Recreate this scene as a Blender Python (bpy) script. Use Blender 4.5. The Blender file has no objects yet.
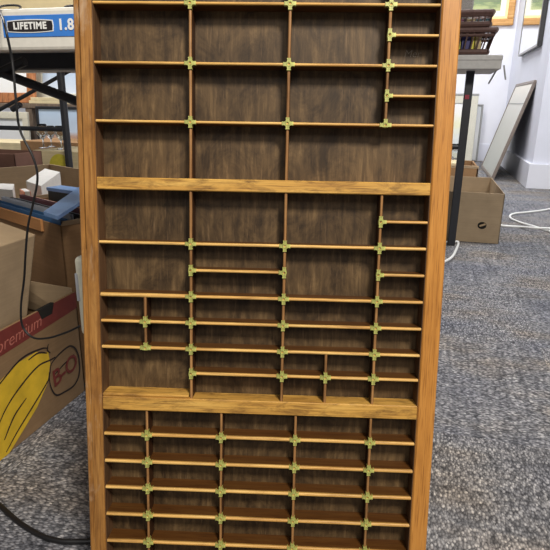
import bpy, bmesh, math, random
from mathutils import Vector, Matrix, Euler
random.seed(7)
R = math.radians
C = bpy.context.scene.collection

# ------------------------------------------------------------------ camera model (world = room axes, floor z = 0)
CAM = Vector((0.158, -0.516, 0.628))
LEAN, YAW = R(9.0), R(13.0)
M_case = Matrix.Translation((0, 0, 0.0072)) @ Euler((-LEAN, 0, YAW), 'XYZ').to_matrix().to_4x4()
def case_dir(u, v, w):                       # u right, v down the case, w into the case
    return (M_case.to_3x3() @ Vector((u, w, -v)))
CAM = M_case @ Vector((0.03806, -0.62845, 0.435 + 0.09354))
FW = case_dir(-0.03366045, 0.14648637, 0.98863983).normalized()
RT = case_dir(0.99912152, -0.01977552, 0.03694746).normalized()
DN = case_dir(0.02496317, 0.98901500, -0.14569203).normalized()
def _ray(x, y): return FW + RT * ((x - 275) / 550) + DN * ((y - 275) / 550)
def atY(x, y, Y):
    r = _ray(x, y); return CAM + r * ((Y - CAM.y) / r.y)
def atX(x, y, X):
    r = _ray(x, y); return CAM + r * ((X - CAM.x) / r.x)
def atZ(x, y, Z=0.0):
    r = _ray(x, y); return CAM + r * ((Z - CAM.z) / r.z)

# ------------------------------------------------------------------ materials
def srgb(r, g, b):
    f = lambda c: (c / 12.92 if c <= .04045 else ((c + .055) / 1.055) ** 2.4)
    return (f(r / 255), f(g / 255), f(b / 255), 1)
def new_mat(name):
    m = bpy.data.materials.new(name); m.use_nodes = True
    nt = m.node_tree; b = nt.nodes['Principled BSDF']
    return m, nt, b
def N(nt, t, **kw):
    n = nt.nodes.new(t)
    for k, v in kw.items():
        if k in n.inputs: n.inputs[k].default_value = v
        else: setattr(n, k, v)
    return n
def ramp(nt, fac, stops):
    r = nt.nodes.new('ShaderNodeValToRGB')
    while len(r.color_ramp.elements) < len(stops): r.color_ramp.elements.new(.5)
    for e, (p, c) in zip(r.color_ramp.elements, stops): e.position = p; e.color = c
    nt.links.new(fac, r.inputs['Fac']); return r
def mix(nt, fac, a, b, mode='MIX'):
    n = nt.nodes.new('ShaderNodeMix'); n.data_type = 'RGBA'; n.blend_type = mode
    for i, v in ((0, fac), (6, a), (7, b)):
        if hasattr(v, 'is_output'): nt.links.new(v, n.inputs[i])
        else: n.inputs[i].default_value = v
    return n.outputs[2]
def coords(nt, scale=(1, 1, 1), rot=(0, 0, 0), kind='Object'):
    tc = nt.nodes.new('ShaderNodeTexCoord'); mp = nt.nodes.new('ShaderNodeMapping')
    mp.inputs['Scale'].default_value = scale; mp.inputs['Rotation'].default_value = rot
    nt.links.new(tc.outputs[kind], mp.inputs['Vector']); return mp.outputs['Vector']
def noise(nt, vec, scale, detail=4, rough=.55, dist=0):
    n = N(nt, 'ShaderNodeTexNoise', Scale=scale, Detail=detail, Roughness=rough, Distortion=dist)
    nt.links.new(vec, n.inputs['Vector']); return n.outputs['Fac']

def plain(name, col, rough=.6, metal=0.0, var=.12, scale=40, bump=0.0, spec=.5):
    """flat paint or plastic with a little mottling"""
    m, nt, b = new_mat(name)
    v = coords(nt); f = noise(nt, v, scale, 3)
    lo = tuple(c * (1 - var) for c in col[:3]) + (1,); hi = tuple(min(1, c * (1 + var)) for c in col[:3]) + (1,)
    r = ramp(nt, f, [(.3, lo), (.7, hi)])
    nt.links.new(r.outputs[0], b.inputs['Base Color'])
    b.inputs['Roughness'].default_value = rough; b.inputs['Metallic'].default_value = metal
    b.inputs['Specular IOR Level'].default_value = spec
    if bump:
        bp = N(nt, 'ShaderNodeBump', Strength=bump, Distance=.002); nt.links.new(f, bp.inputs['Height'])
        nt.links.new(bp.outputs[0], b.inputs['Normal'])
    return m

def wood(name, dark, mid, light, axis='z', rough=.45, grain=1.0, dirt=.5, dirtcol=(.03, .018, .01, 1), spec=.4, dirt_scale=9, faces=None, wear=0):
    m, nt, b = new_mat(name)
    st = {'x': (3, 60, 60), 'z': (60, 60, 3), 'y': (60, 3, 60)}[axis]
    v = coords(nt, tuple(s * grain for s in st))
    f1 = noise(nt, v, 3.0, 6, .6, .4)
    base = ramp(nt, f1, [(.28, dark), (.5, mid), (.74, light)])
    fine = {'x': (12, 400, 400), 'z': (400, 400, 12), 'y': (400, 12, 400)}[axis]
    f2 = noise(nt, coords(nt, fine), 2.0, 2, .5)
    pores = ramp(nt, f2, [(.33, (.45, .38, .33, 1)), (.47, (1, 1, 1, 1))])
    c = mix(nt, .7, base.outputs[0], pores.outputs[0], 'MULTIPLY')
    st3 = {'x': (.5, 1.6, 1.6), 'z': (1.6, 1.6, .5), 'y': (1.6, .5, 1.6)}[axis]
    f3 = noise(nt, coords(nt, st3), dirt_scale * 2, 8, .72, .6)
    d = ramp(nt, f3, [(.47, (0, 0, 0, 1)), (.68, (dirt, dirt, dirt, 1))])
    c = mix(nt, d.outputs[0], c, dirtcol)
    if wear:                                 # pale rubbed patches
        f5 = noise(nt, coords(nt, (1.6, 1.6, .45)), 26, 7, .7, .4)
        w5 = ramp(nt, f5, [(.56, (0, 0, 0, 1)), (.70, (wear, wear, wear, 1))])
        c = mix(nt, w5.outputs[0], c, srgb(186, 160, 132))
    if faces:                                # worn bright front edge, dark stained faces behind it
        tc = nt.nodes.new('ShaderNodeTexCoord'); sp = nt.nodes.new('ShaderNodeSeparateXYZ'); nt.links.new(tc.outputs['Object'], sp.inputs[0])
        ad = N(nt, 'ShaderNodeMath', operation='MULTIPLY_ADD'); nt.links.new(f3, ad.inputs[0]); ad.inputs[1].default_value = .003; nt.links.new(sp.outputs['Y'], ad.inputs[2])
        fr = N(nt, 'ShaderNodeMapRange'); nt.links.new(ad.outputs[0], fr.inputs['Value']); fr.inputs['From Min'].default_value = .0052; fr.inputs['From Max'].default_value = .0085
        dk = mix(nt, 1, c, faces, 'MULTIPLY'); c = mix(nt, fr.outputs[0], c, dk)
    nt.links.new(c, b.inputs['Base Color'])
    b.inputs['Roughness'].default_value = rough; b.inputs['Specular IOR Level'].default_value = spec
    bp = N(nt, 'ShaderNodeBump', Strength=.25, Distance=.0006); nt.links.new(f2, bp.inputs['Height'])
    nt.links.new(bp.outputs[0], b.inputs['Normal'])
    return m

M = {}
M['rail'] = wood('oak rail', srgb(134, 90, 42), srgb(158, 110, 54), srgb(180, 132, 72), 'z', .42, 1, .6, srgb(92, 56, 26), dirt_scale=16, wear=.6)
M['rail_r'] = wood('oak rail bright', srgb(170, 112, 48), srgb(188, 128, 58), srgb(202, 142, 70), 'z', .4, 1, .2, srgb(110, 64, 26))
M['bar'] = wood('oak bar', srgb(172, 124, 56), srgb(200, 152, 72), srgb(218, 174, 92), 'x', .5, .8, .8, srgb(84, 54, 24), dirt_scale=26)
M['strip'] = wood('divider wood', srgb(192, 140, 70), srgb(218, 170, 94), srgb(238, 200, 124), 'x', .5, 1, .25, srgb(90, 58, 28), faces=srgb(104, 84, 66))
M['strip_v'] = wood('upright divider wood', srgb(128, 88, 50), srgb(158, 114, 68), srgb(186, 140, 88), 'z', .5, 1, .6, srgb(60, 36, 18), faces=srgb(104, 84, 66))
# back board: dark stained, patchy
def back_mat():
    m, nt, b = new_mat('dark stained back board')
    f1 = noise(nt, coords(nt, (70, 70, 7)), 2.2, 7, .65, .5)
    base = ramp(nt, f1, [(.3, srgb(70, 53, 33)), (.52, srgb(93, 72, 46)), (.75, srgb(124, 99, 66))])
    f2 = noise(nt, coords(nt, (1, 1, .7)), 22, 8, .75, .8)
    d = ramp(nt, f2, [(.38, srgb(104, 92, 80)), (.6, (1, 1, 1, 1))])
    c = mix(nt, .75, base.outputs[0], d.outputs[0], 'MULTIPLY')
    f3 = noise(nt, coords(nt, (260, 260, 16)), 2, 3, .6)
    s = ramp(nt, f3, [(.60, (0, 0, 0, 1)), (.75, (.3, .3, .3, 1))])
    c = mix(nt, s.outputs[0], c, srgb(150, 120, 88))
    nt.links.new(c, b.inputs['Base Color']); b.inputs['Roughness'].default_value = .55
    b.inputs['Specular IOR Level'].default_value = .3
    return m
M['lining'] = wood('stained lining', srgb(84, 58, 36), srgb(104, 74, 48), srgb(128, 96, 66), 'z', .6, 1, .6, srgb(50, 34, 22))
M['back'] = back_mat()
M['chalk'] = plain('faint chalk', srgb(122, 112, 98), .9)
M['clip'] = plain('tarnished brass clip', srgb(172, 172, 94), .42, .1, .42, 260)
M['hole'] = plain('dark recess', srgb(20, 16, 10), .9)

def carpet_mat():
    m, nt, b = new_mat('grey loop carpet tiles')
    tc = nt.nodes.new('ShaderNodeTexCoord')
    P = tc.outputs['Object']
    def mapped(scale, rot=0):
        mp = nt.nodes.new('ShaderNodeMapping'); mp.inputs['Scale'].default_value = scale
        mp.inputs['Rotation'].default_value = (0, 0, rot); nt.links.new(P, mp.inputs['Vector']); return mp.outputs[0]
    chk = N(nt, 'ShaderNodeTexChecker', Scale=2.0); nt.links.new(P, chk.inputs['Vector'])
    # loops (two directions, swapped tile by tile)
    def loops(sc):
        vo = N(nt, 'ShaderNodeTexVoronoi', Scale=1.0); vo.feature = 'F1'
        nt.links.new(mapped(sc), vo.inputs['Vector']); return vo
    l1, l2 = loops((270, 150, 1)), loops((150, 270, 1))
    cell = mix(nt, chk.outputs['Fac'], l1.outputs['Color'], l2.outputs['Color'])
    dist = mix(nt, chk.outputs['Fac'], l1.outputs['Distance'], l2.outputs['Distance'])
    bw = nt.nodes.new('ShaderNodeRGBToBW'); nt.links.new(cell, bw.inputs[0])
    tone = ramp(nt, bw.outputs[0], [(.1, srgb(108, 108, 110)), (.38, srgb(146, 146, 148)), (.62, srgb(174, 173, 174)), (.9, srgb(220, 218, 216))])
    gap = ramp(nt, dist, [(.25, (1, 1, 1, 1)), (.8, (.38, .38, .39, 1))])
    c = mix(nt, 1.0, tone.outputs[0], gap.outputs[0], 'MULTIPLY')
    # stripes
    s1 = noise(nt, mapped((3, 70, 1)), 1.0, 3, .6); s2 = noise(nt, mapped((70, 3, 1)), 1.0, 3, .6)
    st = mix(nt, chk.outputs['Fac'], s1, s2)
    stc = ramp(nt, st, [(.34, (.60, .61, .63, 1)), (.5, (.90, .90, .91, 1)), (.66, (1.2, 1.19, 1.17, 1))])
    c = mix(nt, .85, c, stc.outputs[0], 'MULTIPLY')
    fl = N(nt, 'ShaderNodeVectorMath', operation='FLOOR'); nt.links.new(mapped((2, 2, 2)), fl.inputs[0])
    wn = N(nt, 'ShaderNodeTexWhiteNoise'); nt.links.new(fl.outputs[0], wn.inputs['Vector'])
    tv = ramp(nt, wn.outputs['Value'], [(0, (.74, .75, .77, 1)), (.35, (.88, .88, .90, 1)), (.7, (.94, .91, .87, 1)), (1, (1, 1, 1, 1))])
    c = mix(nt, 1, c, tv.outputs[0], 'MULTIPLY')
    big = noise(nt, mapped((1.4, 2.6, 1), .3), 1.6, 3, .6)
    tint = ramp(nt, big, [(.36, srgb(214, 216, 226)), (.5, srgb(234, 233, 234)), (.62, srgb(240, 228, 214))])
    c = mix(nt, .9, c, tint.outputs[0], 'MULTIPLY')
    nt.links.new(c, b.inputs['Base Color']); b.inputs['Roughness'].default_value = .95
    b.inputs['Specular IOR Level'].default_value = .1
    bp = N(nt, 'ShaderNodeBump', Strength=.6, Distance=.004); bp.invert = True
    nt.links.new(dist, bp.inputs['Height']); nt.links.new(bp.outputs[0], b.inputs['Normal'])
    return m
M['carpet'] = carpet_mat()
M['wall'] = plain('white wall paint', srgb(232, 232, 238), .8, 0, .02, 6)
M['wall_side'] = plain('cool white wall paint', srgb(222, 224, 236), .8, 0, .02, 6)
M['skirt'] = plain('white gloss skirting', srgb(226, 227, 236), .4, 0, .02, 6)
M['plastic_white'] = plain('off white moulded plastic', srgb(226, 222, 212), .5, 0, .05, 90, .1)
M['plastic_under'] = plain('shaded underside plastic', srgb(60, 58, 60), .6, 0, .1, 40)
M['plastic_grey'] = plain('grey moulded plastic', srgb(178, 176, 174), .5, 0, .06, 60)
M['steel_dark'] = plain('charcoal powder coated steel', srgb(44, 45, 50), .45, .2, .1, 60)
M['blue_label'] = plain('blue label', srgb(62, 128, 214), .45, 0, .05, 80)
M['black_label'] = plain('black badge', srgb(40, 34, 36), .5, 0, .05, 80)
M['white_print'] = plain('white print', srgb(240, 240, 238), .5, 0, .02, 80)
def card(name, rgb, var=.07, rough=.8):
    m, nt, b = new_mat(name)
    col = srgb(*rgb)
    f = noise(nt, coords(nt, (1, 1, 1)), 14, 6, .65)
    lo = tuple(c * (1 - 2 * var) for c in col[:3]) + (1,); hi = tuple(c * (1 + var) for c in col[:3]) + (1,)
    r = ramp(nt, f, [(.3, lo), (.7, hi)])
    f2 = noise(nt, coords(nt, (4, 4, 260)), 1, 2)
    r2 = ramp(nt, f2, [(.35, (.92, .92, .92, 1)), (.6, (1, 1, 1, 1))])
    c = mix(nt, 1, r.outputs[0], r2.outputs[0], 'MULTIPLY')
    nt.links.new(c, b.inputs['Base Color']); b.inputs['Roughness'].default_value = rough
    b.inputs['Specular IOR Level'].default_value = .15
    return m
M['card_tan'] = card('tan cardboard', (176, 152, 122))
M['card_grey'] = card('grey brown cardboard', (166, 146, 120))
M['card_brown'] = card('brown cardboard', (150, 116, 82))
M['card_red'] = card('red brown cardboard', (124, 92, 80))
M['card_cream'] = card('cream cardboard', (214, 198, 160))
M['card_orange'] = card('orange brown cardboard', (186, 132, 84))
M['banana_card'] = card('banana carton card', (140, 112, 82))
M['print_red'] = plain('dark red print', srgb(112, 42, 34), .7, 0, .1, 50)
M['print_redtext'] = plain('faded pink print', srgb(176, 104, 90), .7, 0, .15, 200)
M['print_yellow'] = plain('yellow print', srgb(214, 176, 40), .7, 0, .12, 30)
M['print_black'] = plain('dark brown outline print', srgb(36, 22, 16), .8, 0, .1, 50)
M['paper_white'] = plain('white paper', srgb(226, 222, 216), .8, 0, .04, 40)
M['paper_pink'] = plain('pink orange paper', srgb(222, 150, 118), .7, 0, .06, 40)
M['blue_card'] = plain('mid blue card', srgb(118, 156, 208), .35, 0, .06, 40)
M['blue_dark'] = plain('deep blue card', srgb(60, 104, 150), .45, 0, .1, 40)
M['teal_dark'] = plain('dark green card', srgb(34, 48, 46), .6, 0, .1, 40)
M['grey_card'] = plain('grey card', srgb(176, 178, 184), .6, 0, .08, 40)
M['black_card'] = plain('black card', srgb(26, 24, 26), .5, 0, .1, 40)
M['maroon_card'] = plain('maroon card', srgb(112, 66, 70), .6, 0, .1, 40)
M['rubber'] = plain('black rubber cable', srgb(22, 21, 22), .42, 0, .1, 60)
M['cable_white'] = plain('white cable', srgb(226, 226, 224), .5, 0, .03, 60)
M['lead_grey'] = plain('dark glossy lead', srgb(70, 58, 48), .25, .2, .1, 60)
M['adapter'] = plain('aged white plastic', srgb(232, 228, 206), .45, 0, .1, 60)
M['leaflet'] = plain('pale blue leaflet', srgb(196, 200, 210), .6, 0, .06, 60)
M['basket'] = plain('dark brown wicker', srgb(84, 60, 54), .5, 0, .25, 120, .3)
M['gold'] = wood('gilt frame', srgb(176, 122, 62), srgb(206, 154, 90), srgb(226, 184, 122), 'x', .35, .5, .15, srgb(140, 84, 34))
M['gold_inner'] = plain('pale gilt slip', srgb(248, 226, 160), .4, .1, .05, 60)
M['mount'] = plain('cream mount', srgb(246, 240, 214), .7, 0, .02, 60)
M['silver'] = plain('silver grey frame', srgb(150, 148, 146), .35, .4, .1, 60)
M['black_edge'] = plain('black frame', srgb(30, 30, 34), .4, 0, .1, 60)
M['frame_brown'] = plain('taupe frame', srgb(128, 116, 108), .45, .1, .15, 60)
M['frame_grey'] = plain('grey frame', srgb(150, 150, 148), .5, .1, .1, 60)
M['frame_cream'] = plain('cream frame', srgb(206, 202, 186), .6, 0, .06, 60)
M['frame_orange'] = wood('orange wood frame', srgb(160, 96, 56), srgb(184, 120, 76), srgb(200, 140, 94), 'z', .5)
M['post_wood'] = wood('grey brown wood', srgb(90, 76, 66), srgb(116, 100, 86), srgb(140, 124, 108), 'z', .6)
M['red_sticker'] = plain('red sticker', srgb(150, 40, 60), .5)
M['speckle'] = plain('grey speckled fabric', srgb(150, 146, 144), .9, 0, .4, 420)
M['yellow_book'] = plain('yellow book cover', srgb(214, 204, 70), .5, 0, .1, 60)
M['indigo_book'] = plain('indigo book cover', srgb(44, 40, 104), .5, 0, .15, 60)
M['teal_book'] = plain('teal book cover', srgb(60, 104, 116), .5, 0, .15, 60)
M['olive_book'] = plain('straw book cover', srgb(196, 176, 130), .6, 0, .15, 60)
M['mauve_book'] = plain('mauve book cover', srgb(140, 84, 110), .6, 0, .15, 60)
M['yellow_tin'] = plain('olive yellow print', srgb(196, 184, 62), .6, 0, .1, 60)
m, nt, b = new_mat('mirror glass'); b.inputs['Metallic'].default_value = 1; b.inputs['Roughness'].default_value = .06
v = coords(nt); r_ = ramp(nt, noise(nt, v, 3, 2), [(.3, srgb(228, 230, 234)), (.7, srgb(236, 238, 240))]); nt.links.new(r_.outputs[0], b.inputs['Base Color']); M['mirror'] = m
m, nt, b = new_mat('clear glass'); b.inputs['Transmission Weight'].default_value = 1; b.inputs['Roughness'].default_value = .02
b.inputs['IOR'].default_value = 1.45; b.inputs['Base Color'].default_value = (.95, .97, .97, 1); M['glass'] = m
def picture_mat(name, stops, scale=(3, 3, 6), axis_grad='Z', amt=.35):
    """a painted picture: soft horizontal bands broken up by brush noise (Generated coordinates)"""
    m, nt, b = new_mat(name)
    tc = nt.nodes.new('ShaderNodeTexCoord'); sep = nt.nodes.new('ShaderNodeSeparateXYZ')
    nt.links.new(tc.outputs['Generated'], sep.inputs[0])
    f = noise(nt, coords(nt, scale, kind='Generated'), 2.5, 6, .65, .5)
    ml = N(nt, 'ShaderNodeMath', operation='MULTIPLY_ADD'); nt.links.new(f, ml.inputs[0]); ml.inputs[1].default_value = amt
    nt.links.new(sep.outputs[axis_grad], ml.inputs[2])
    sb = N(nt, 'ShaderNodeMath', operation='SUBTRACT'); nt.links.new(ml.outputs[0], sb.inputs[0]); sb.inputs[1].default_value = amt * .5
    r = ramp(nt, sb.outputs[0], stops)
    nt.links.new(r.outputs[0], b.inputs['Base Color']); b.inputs['Roughness'].default_value = .5
    return m
M['landscape'] = picture_mat('landscape painting', [(.0, srgb(176, 180, 128)), (.07, srgb(150, 160, 108)), (.13, srgb(112, 128, 92)), (.5, srgb(140, 152, 120)), (.85, srgb(200, 214, 214))])
M['pale_blue_pic'] = picture_mat('pale blue sky picture', [(.0, srgb(206, 214, 226)), (.5, srgb(178, 196, 218)), (1, srgb(206, 216, 230))])
M['white_pic'] = picture_mat('pale faded print', [(.0, srgb(226, 226, 224)), (.5, srgb(236, 236, 236)), (1, srgb(214, 218, 222))])
M['beach_pic'] = picture_mat('sky and sand picture', [(.0, srgb(232, 232, 236)), (.5, srgb(226, 226, 230)), (.56, srgb(186, 150, 132)), (.64, srgb(196, 160, 140)), (.7, srgb(196, 210, 228)), (1, srgb(168, 190, 216))], amt=.06)
M['sketch_pic'] = picture_mat('pale sketch', [(.0, srgb(190, 196, 200)), (.35, srgb(216, 218, 214)), (.6, srgb(226, 224, 190)), (.8, srgb(234, 232, 224)), (1, srgb(230, 230, 230))])
M['cream_print'] = picture_mat('cream print', [(.0, srgb(176, 178, 172)), (.5, srgb(192, 192, 186)), (.8, srgb(206, 204, 198)), (1, srgb(228, 222, 212))], amt=.1)

# ------------------------------------------------------------------ mesh builder
class MB:
    def __init__(s): s.bm = bmesh.new()
    def box(s, x0, x1, y0, y1, z0, z1, bev=0.0, seg=1, mtx=None):
        r = bmesh.ops.create_cube(s.bm, size=1)
        vs = r['verts']
        for v in vs:
            v.co = Vector((x0 + (v.co.x + .5) * (x1 - x0), y0 + (v.co.y + .5) * (y1 - y0), z0 + (v.co.z + .5) * (z1 - z0)))
        if bev > 0:
            es = list({e for v in vs for e in v.link_edges})
            rr = bmesh.ops.bevel(s.bm, geom=es, offset=bev, segments=seg, affect='EDGES', profile=.5)
            vs = list({v for v in rr['verts']} | {v for v in vs if v.is_valid})
        if mtx is not None:
            done = set()
            for v in vs:
                if v.is_valid and v not in done: v.co = mtx @ v.co; done.add(v)
        return s
    def prism(s, pts, d):
        """polygon (list of Vectors) extruded by vector d"""
        a = [s.bm.verts.new(p) for p in pts]; b2 = [s.bm.verts.new(Vector(p) + Vector(d)) for p in pts]
        n = len(pts)
        s.bm.faces.new(a); s.bm.faces.new(list(reversed(b2)))
        for i in range(n): s.bm.faces.new([a[(i + 1) % n], a[i], b2[i], b2[(i + 1) % n]])
        return s
    def tube(s, pts, rad, seg=8, caps=True):
        pts = [Vector(p) for p in pts]; rings = []
        up = Vector((0, 0, 1)); prev = None
        for i, p in enumerate(pts):
            t = (pts[min(i + 1, len(pts) - 1)] - pts[max(i - 1, 0)]).normalized()
            if prev is None:
                n = t.cross(up)
                if n.length < 1e-3: n = t.cross(Vector((1, 0, 0)))
                n.normalize()
            else:
                n = (prev - t * prev.dot(t)).normalized()
            prev = n; bnm = t.cross(n)
            rr = rad[i] if isinstance(rad, (list, tuple)) else rad
            rings.append([s.bm.verts.new(p + (n * math.cos(2 * math.pi * k / seg) + bnm * math.sin(2 * math.pi * k / seg)) * rr) for k in range(seg)])
        for a, b2 in zip(rings, rings[1:]):
            for k in range(seg): s.bm.faces.new([a[k], a[(k + 1) % seg], b2[(k + 1) % seg], b2[k]])
        if caps: s.bm.faces.new(list(reversed(rings[0]))); s.bm.faces.new(rings[-1])
        return s
    def lathe(s, prof, seg=24, origin=(0, 0, 0)):
        o = Vector(origin); rings = []
        for (rr, z) in prof:
            rings.append([s.bm.verts.new(o + Vector((rr * math.cos(2 * math.pi * k / seg), rr * math.sin(2 * math.pi * k / seg), z))) for k in range(seg)])
        for a, b2 in zip(rings, rings[1:]):
            for k in range(seg): s.bm.faces.new([a[k], a[(k + 1) % seg], b2[(k + 1) % seg], b2[k]])
        s.bm.faces.new(list(reversed(rings[0]))); s.bm.faces.new(rings[-1])
        return s
    def build(s, name, mat, parent=None, smooth=False):
        bmesh.ops.recalc_face_normals(s.bm, faces=s.bm.faces[:])
        me = bpy.data.meshes.new(name); s.bm.to_mesh(me); s.bm.free()
        if smooth:
            for p in me.polygons: p.use_smooth = True
        me.materials.append(mat)
        o = bpy.data.objects.new(name, me); C.objects.link(o)
        if parent is not None: o.parent = parent
        return o
def smooth_path(pts, n=8):
    pts = [Vector(p) for p in pts]; out = []
    P = [pts[0] * 2 - pts[1]] + pts + [pts[-1] * 2 - pts[-2]]
    for i in range(1, len(P) - 2):
        for k in range(n):
            t = k / n; a, b2, c, d = P[i - 1], P[i], P[i + 1], P[i + 2]
            out.append(.5 * ((2 * b2) + (c - a) * t + (2 * a - 5 * b2 + 4 * c - d) * t * t + (3 * b2 - a - 3 * c + d) * t ** 3))
    out.append(pts[-1]); return out
def tag(o, label=None, cat=None, group=None, kind=None):
    if label: o['label'] = label
    if cat: o['category'] = cat
    if group: o['group'] = group
    if kind: o['kind'] = kind
    return o
def empty(name, loc=(0, 0, 0), rot=(0, 0, 0)):
    o = bpy.data.objects.new(name, None); C.objects.link(o); o.empty_display_size = .05
    o.location = loc; o.rotation_euler = rot; return o
def struct(o): o['kind'] = 'structure'; return o
def lettering(name, body, size, mat, mtx, parent, extrude=.0002, shear=0.0, spacing=1.0, offset=0.0, align='LEFT'):
    """text turned into a mesh; mtx carries the text plane (x right, y up) into the parent's space"""
    cu = bpy.data.curves.new(name, 'FONT'); cu.body = body; cu.size = size; cu.extrude = extrude
    cu.shear = shear; cu.space_character = spacing; cu.offset = offset; cu.align_x = align; cu.align_y = 'CENTER'
    t = bpy.data.objects.new(name + '_curve', cu); C.objects.link(t)
    dg = bpy.context.evaluated_depsgraph_get()
    me = bpy.data.meshes.new_from_object(t.evaluated_get(dg))
    bpy.data.objects.remove(t); bpy.data.curves.remove(cu)
    me.name = name; me.materials.clear(); me.materials.append(mat)
    me.transform(mtx)
    o = bpy.data.objects.new(name, me); C.objects.link(o); o.parent = parent
    return o
def frame_mtx(o, ex, ey):
    ex = Vector(ex).normalized(); ey = Vector(ey).normalized(); ez = ex.cross(ey)
    m_ = Matrix((ex, ey, ez)).transposed().to_4x4(); m_.translation = Vector(o); return m_

# ------------------------------------------------------------------ room
struct(MB().box(-6, 3.2, -2.5, 6.62, -.05, 0).build('floor', M['carpet']))
struct(MB().box(-6, 3.2, 6.5, 6.62, 0, 3.0).build('wall_back', M['wall']))
struct(MB().box(.97, 3.2, 4.3, 6.5, 0, 3.0).build('wall_right', M['wall_side']))
struct(MB().box(-6.1, -6, -2.5, 6.62, 0, 3.0).build('wall_left', M['wall']))
b_ = MB().box(-6, .97, 6.482, 6.5, 0, .20, .004)
struct(b_.build('baseboard_back', M['skirt']))
b_ = MB().prism([Vector(p) for p in ((.945, 4.276, 0), (3.2, 4.276, 0), (3.2, 4.3, 0), (.97, 4.3, 0), (.97, 6.482, 0), (.945, 6.482, 0))], (0, 0, .19))
struct(b_.build('baseboard_right', M['skirt']))

# ------------------------------------------------------------------ the type case
case = empty('type_case'); case.matrix_world = M_case
tag(case, 'tall wooden printer\'s type case with many small compartments, leaning on the folding table', 'type case')
Zv = lambda v: .435 - v                      # v (down from the optical foot) -> height in the case
DEP = .0245                                  # front to back board
TH = .0036
MB().box(-.199, .199, .0265, .0325, .008, .807).build('back_panel', M['back'], case)
lettering('chalk_lettering', 'Mer', .0115, M['chalk'], frame_mtx((.156, .0262, Zv(-.2520)), (1, 0, 0), (0, 0, 1)), case, extrude=.0001, shear=.2, offset=-.0002)
def side_rail(s, mat):
    m_ = MB()
    if s < 0:
        m_.box(-.210, -.2045, 0, .044, 0, .815, .0012)
        m_.box(-.2036, -.190, -.0006, .044, .0, .815, .0012)
        m_.box(-.2050, -.2030, .004, .04, .0, .815)
        m_.box(-.2046, -.2034, .0004, .01, .0, .46)
    else:
        m_.box(.1894, .210, 0, .044, 0, .815, .0014)
    return m_.build('side_rail', mat, case)
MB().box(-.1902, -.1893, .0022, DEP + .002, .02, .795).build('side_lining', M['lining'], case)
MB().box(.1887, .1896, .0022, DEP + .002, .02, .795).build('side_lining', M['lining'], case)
rl = side_rail(-1, M['rail']); rr = side_rail(1, M['rail_r'])
rl['label'] = 'scuffed left rail with a split along its edge'; rr['label'] = 'cleaner orange right rail'
MB().box(-.19, .1894, .0004, .044, .795, .8148, .0012).build('top_rail', M['bar'], case)
MB().box(-.19, .1894, .0004, .044, .0002, .020, .0012).build('bottom_rail', M['bar'], case)
for v0, v1 in ((-.1085, -.0945), (.1535, .1705)):
    MB().box(-.19, .1894, .0015, DEP + .002, Zv(v1), Zv(v0), .0010).build('cross_bar', M['bar'], case)
FY = .003                                    # dividers sit just behind the rail faces
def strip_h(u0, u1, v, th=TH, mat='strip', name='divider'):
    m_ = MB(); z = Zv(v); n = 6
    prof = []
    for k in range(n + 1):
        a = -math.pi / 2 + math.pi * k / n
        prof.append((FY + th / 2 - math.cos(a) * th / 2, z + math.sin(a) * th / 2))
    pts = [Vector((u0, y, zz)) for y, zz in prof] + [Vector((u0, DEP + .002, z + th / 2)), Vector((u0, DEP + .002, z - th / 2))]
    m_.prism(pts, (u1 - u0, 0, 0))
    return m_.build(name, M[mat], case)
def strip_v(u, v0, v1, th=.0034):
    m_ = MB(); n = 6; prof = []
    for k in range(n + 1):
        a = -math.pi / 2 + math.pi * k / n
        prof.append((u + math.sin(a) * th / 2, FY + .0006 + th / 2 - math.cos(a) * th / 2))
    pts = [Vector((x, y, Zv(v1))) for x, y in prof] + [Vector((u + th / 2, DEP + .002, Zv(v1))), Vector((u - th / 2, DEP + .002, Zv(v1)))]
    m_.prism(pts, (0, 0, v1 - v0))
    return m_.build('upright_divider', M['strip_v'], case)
UL, UR = -.1905, .1899
V1, V2, V3 = -.082, .0272, .1358
A_, B_, C_, D_ = -.1367, -.0454, .0449, .1354
T0, T1, MB0, MB1, L0, L1 = -.360, -.1085, -.0945, .1535, .1705, .415
# section one
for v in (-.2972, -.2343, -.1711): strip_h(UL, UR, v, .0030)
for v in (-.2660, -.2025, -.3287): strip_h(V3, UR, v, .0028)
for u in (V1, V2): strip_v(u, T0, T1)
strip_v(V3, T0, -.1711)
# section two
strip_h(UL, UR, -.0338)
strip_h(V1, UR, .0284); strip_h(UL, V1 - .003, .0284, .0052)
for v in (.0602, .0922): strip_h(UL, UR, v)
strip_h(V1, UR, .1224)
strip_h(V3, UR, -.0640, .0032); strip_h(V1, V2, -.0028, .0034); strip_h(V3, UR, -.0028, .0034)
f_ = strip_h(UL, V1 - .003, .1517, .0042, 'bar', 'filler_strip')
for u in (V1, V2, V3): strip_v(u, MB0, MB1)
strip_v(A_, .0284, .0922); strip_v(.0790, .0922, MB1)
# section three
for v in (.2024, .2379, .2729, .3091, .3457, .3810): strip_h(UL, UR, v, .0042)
for u in (A_, B_, C_, D_): strip_v(u, L0, L1, .0032)
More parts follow.
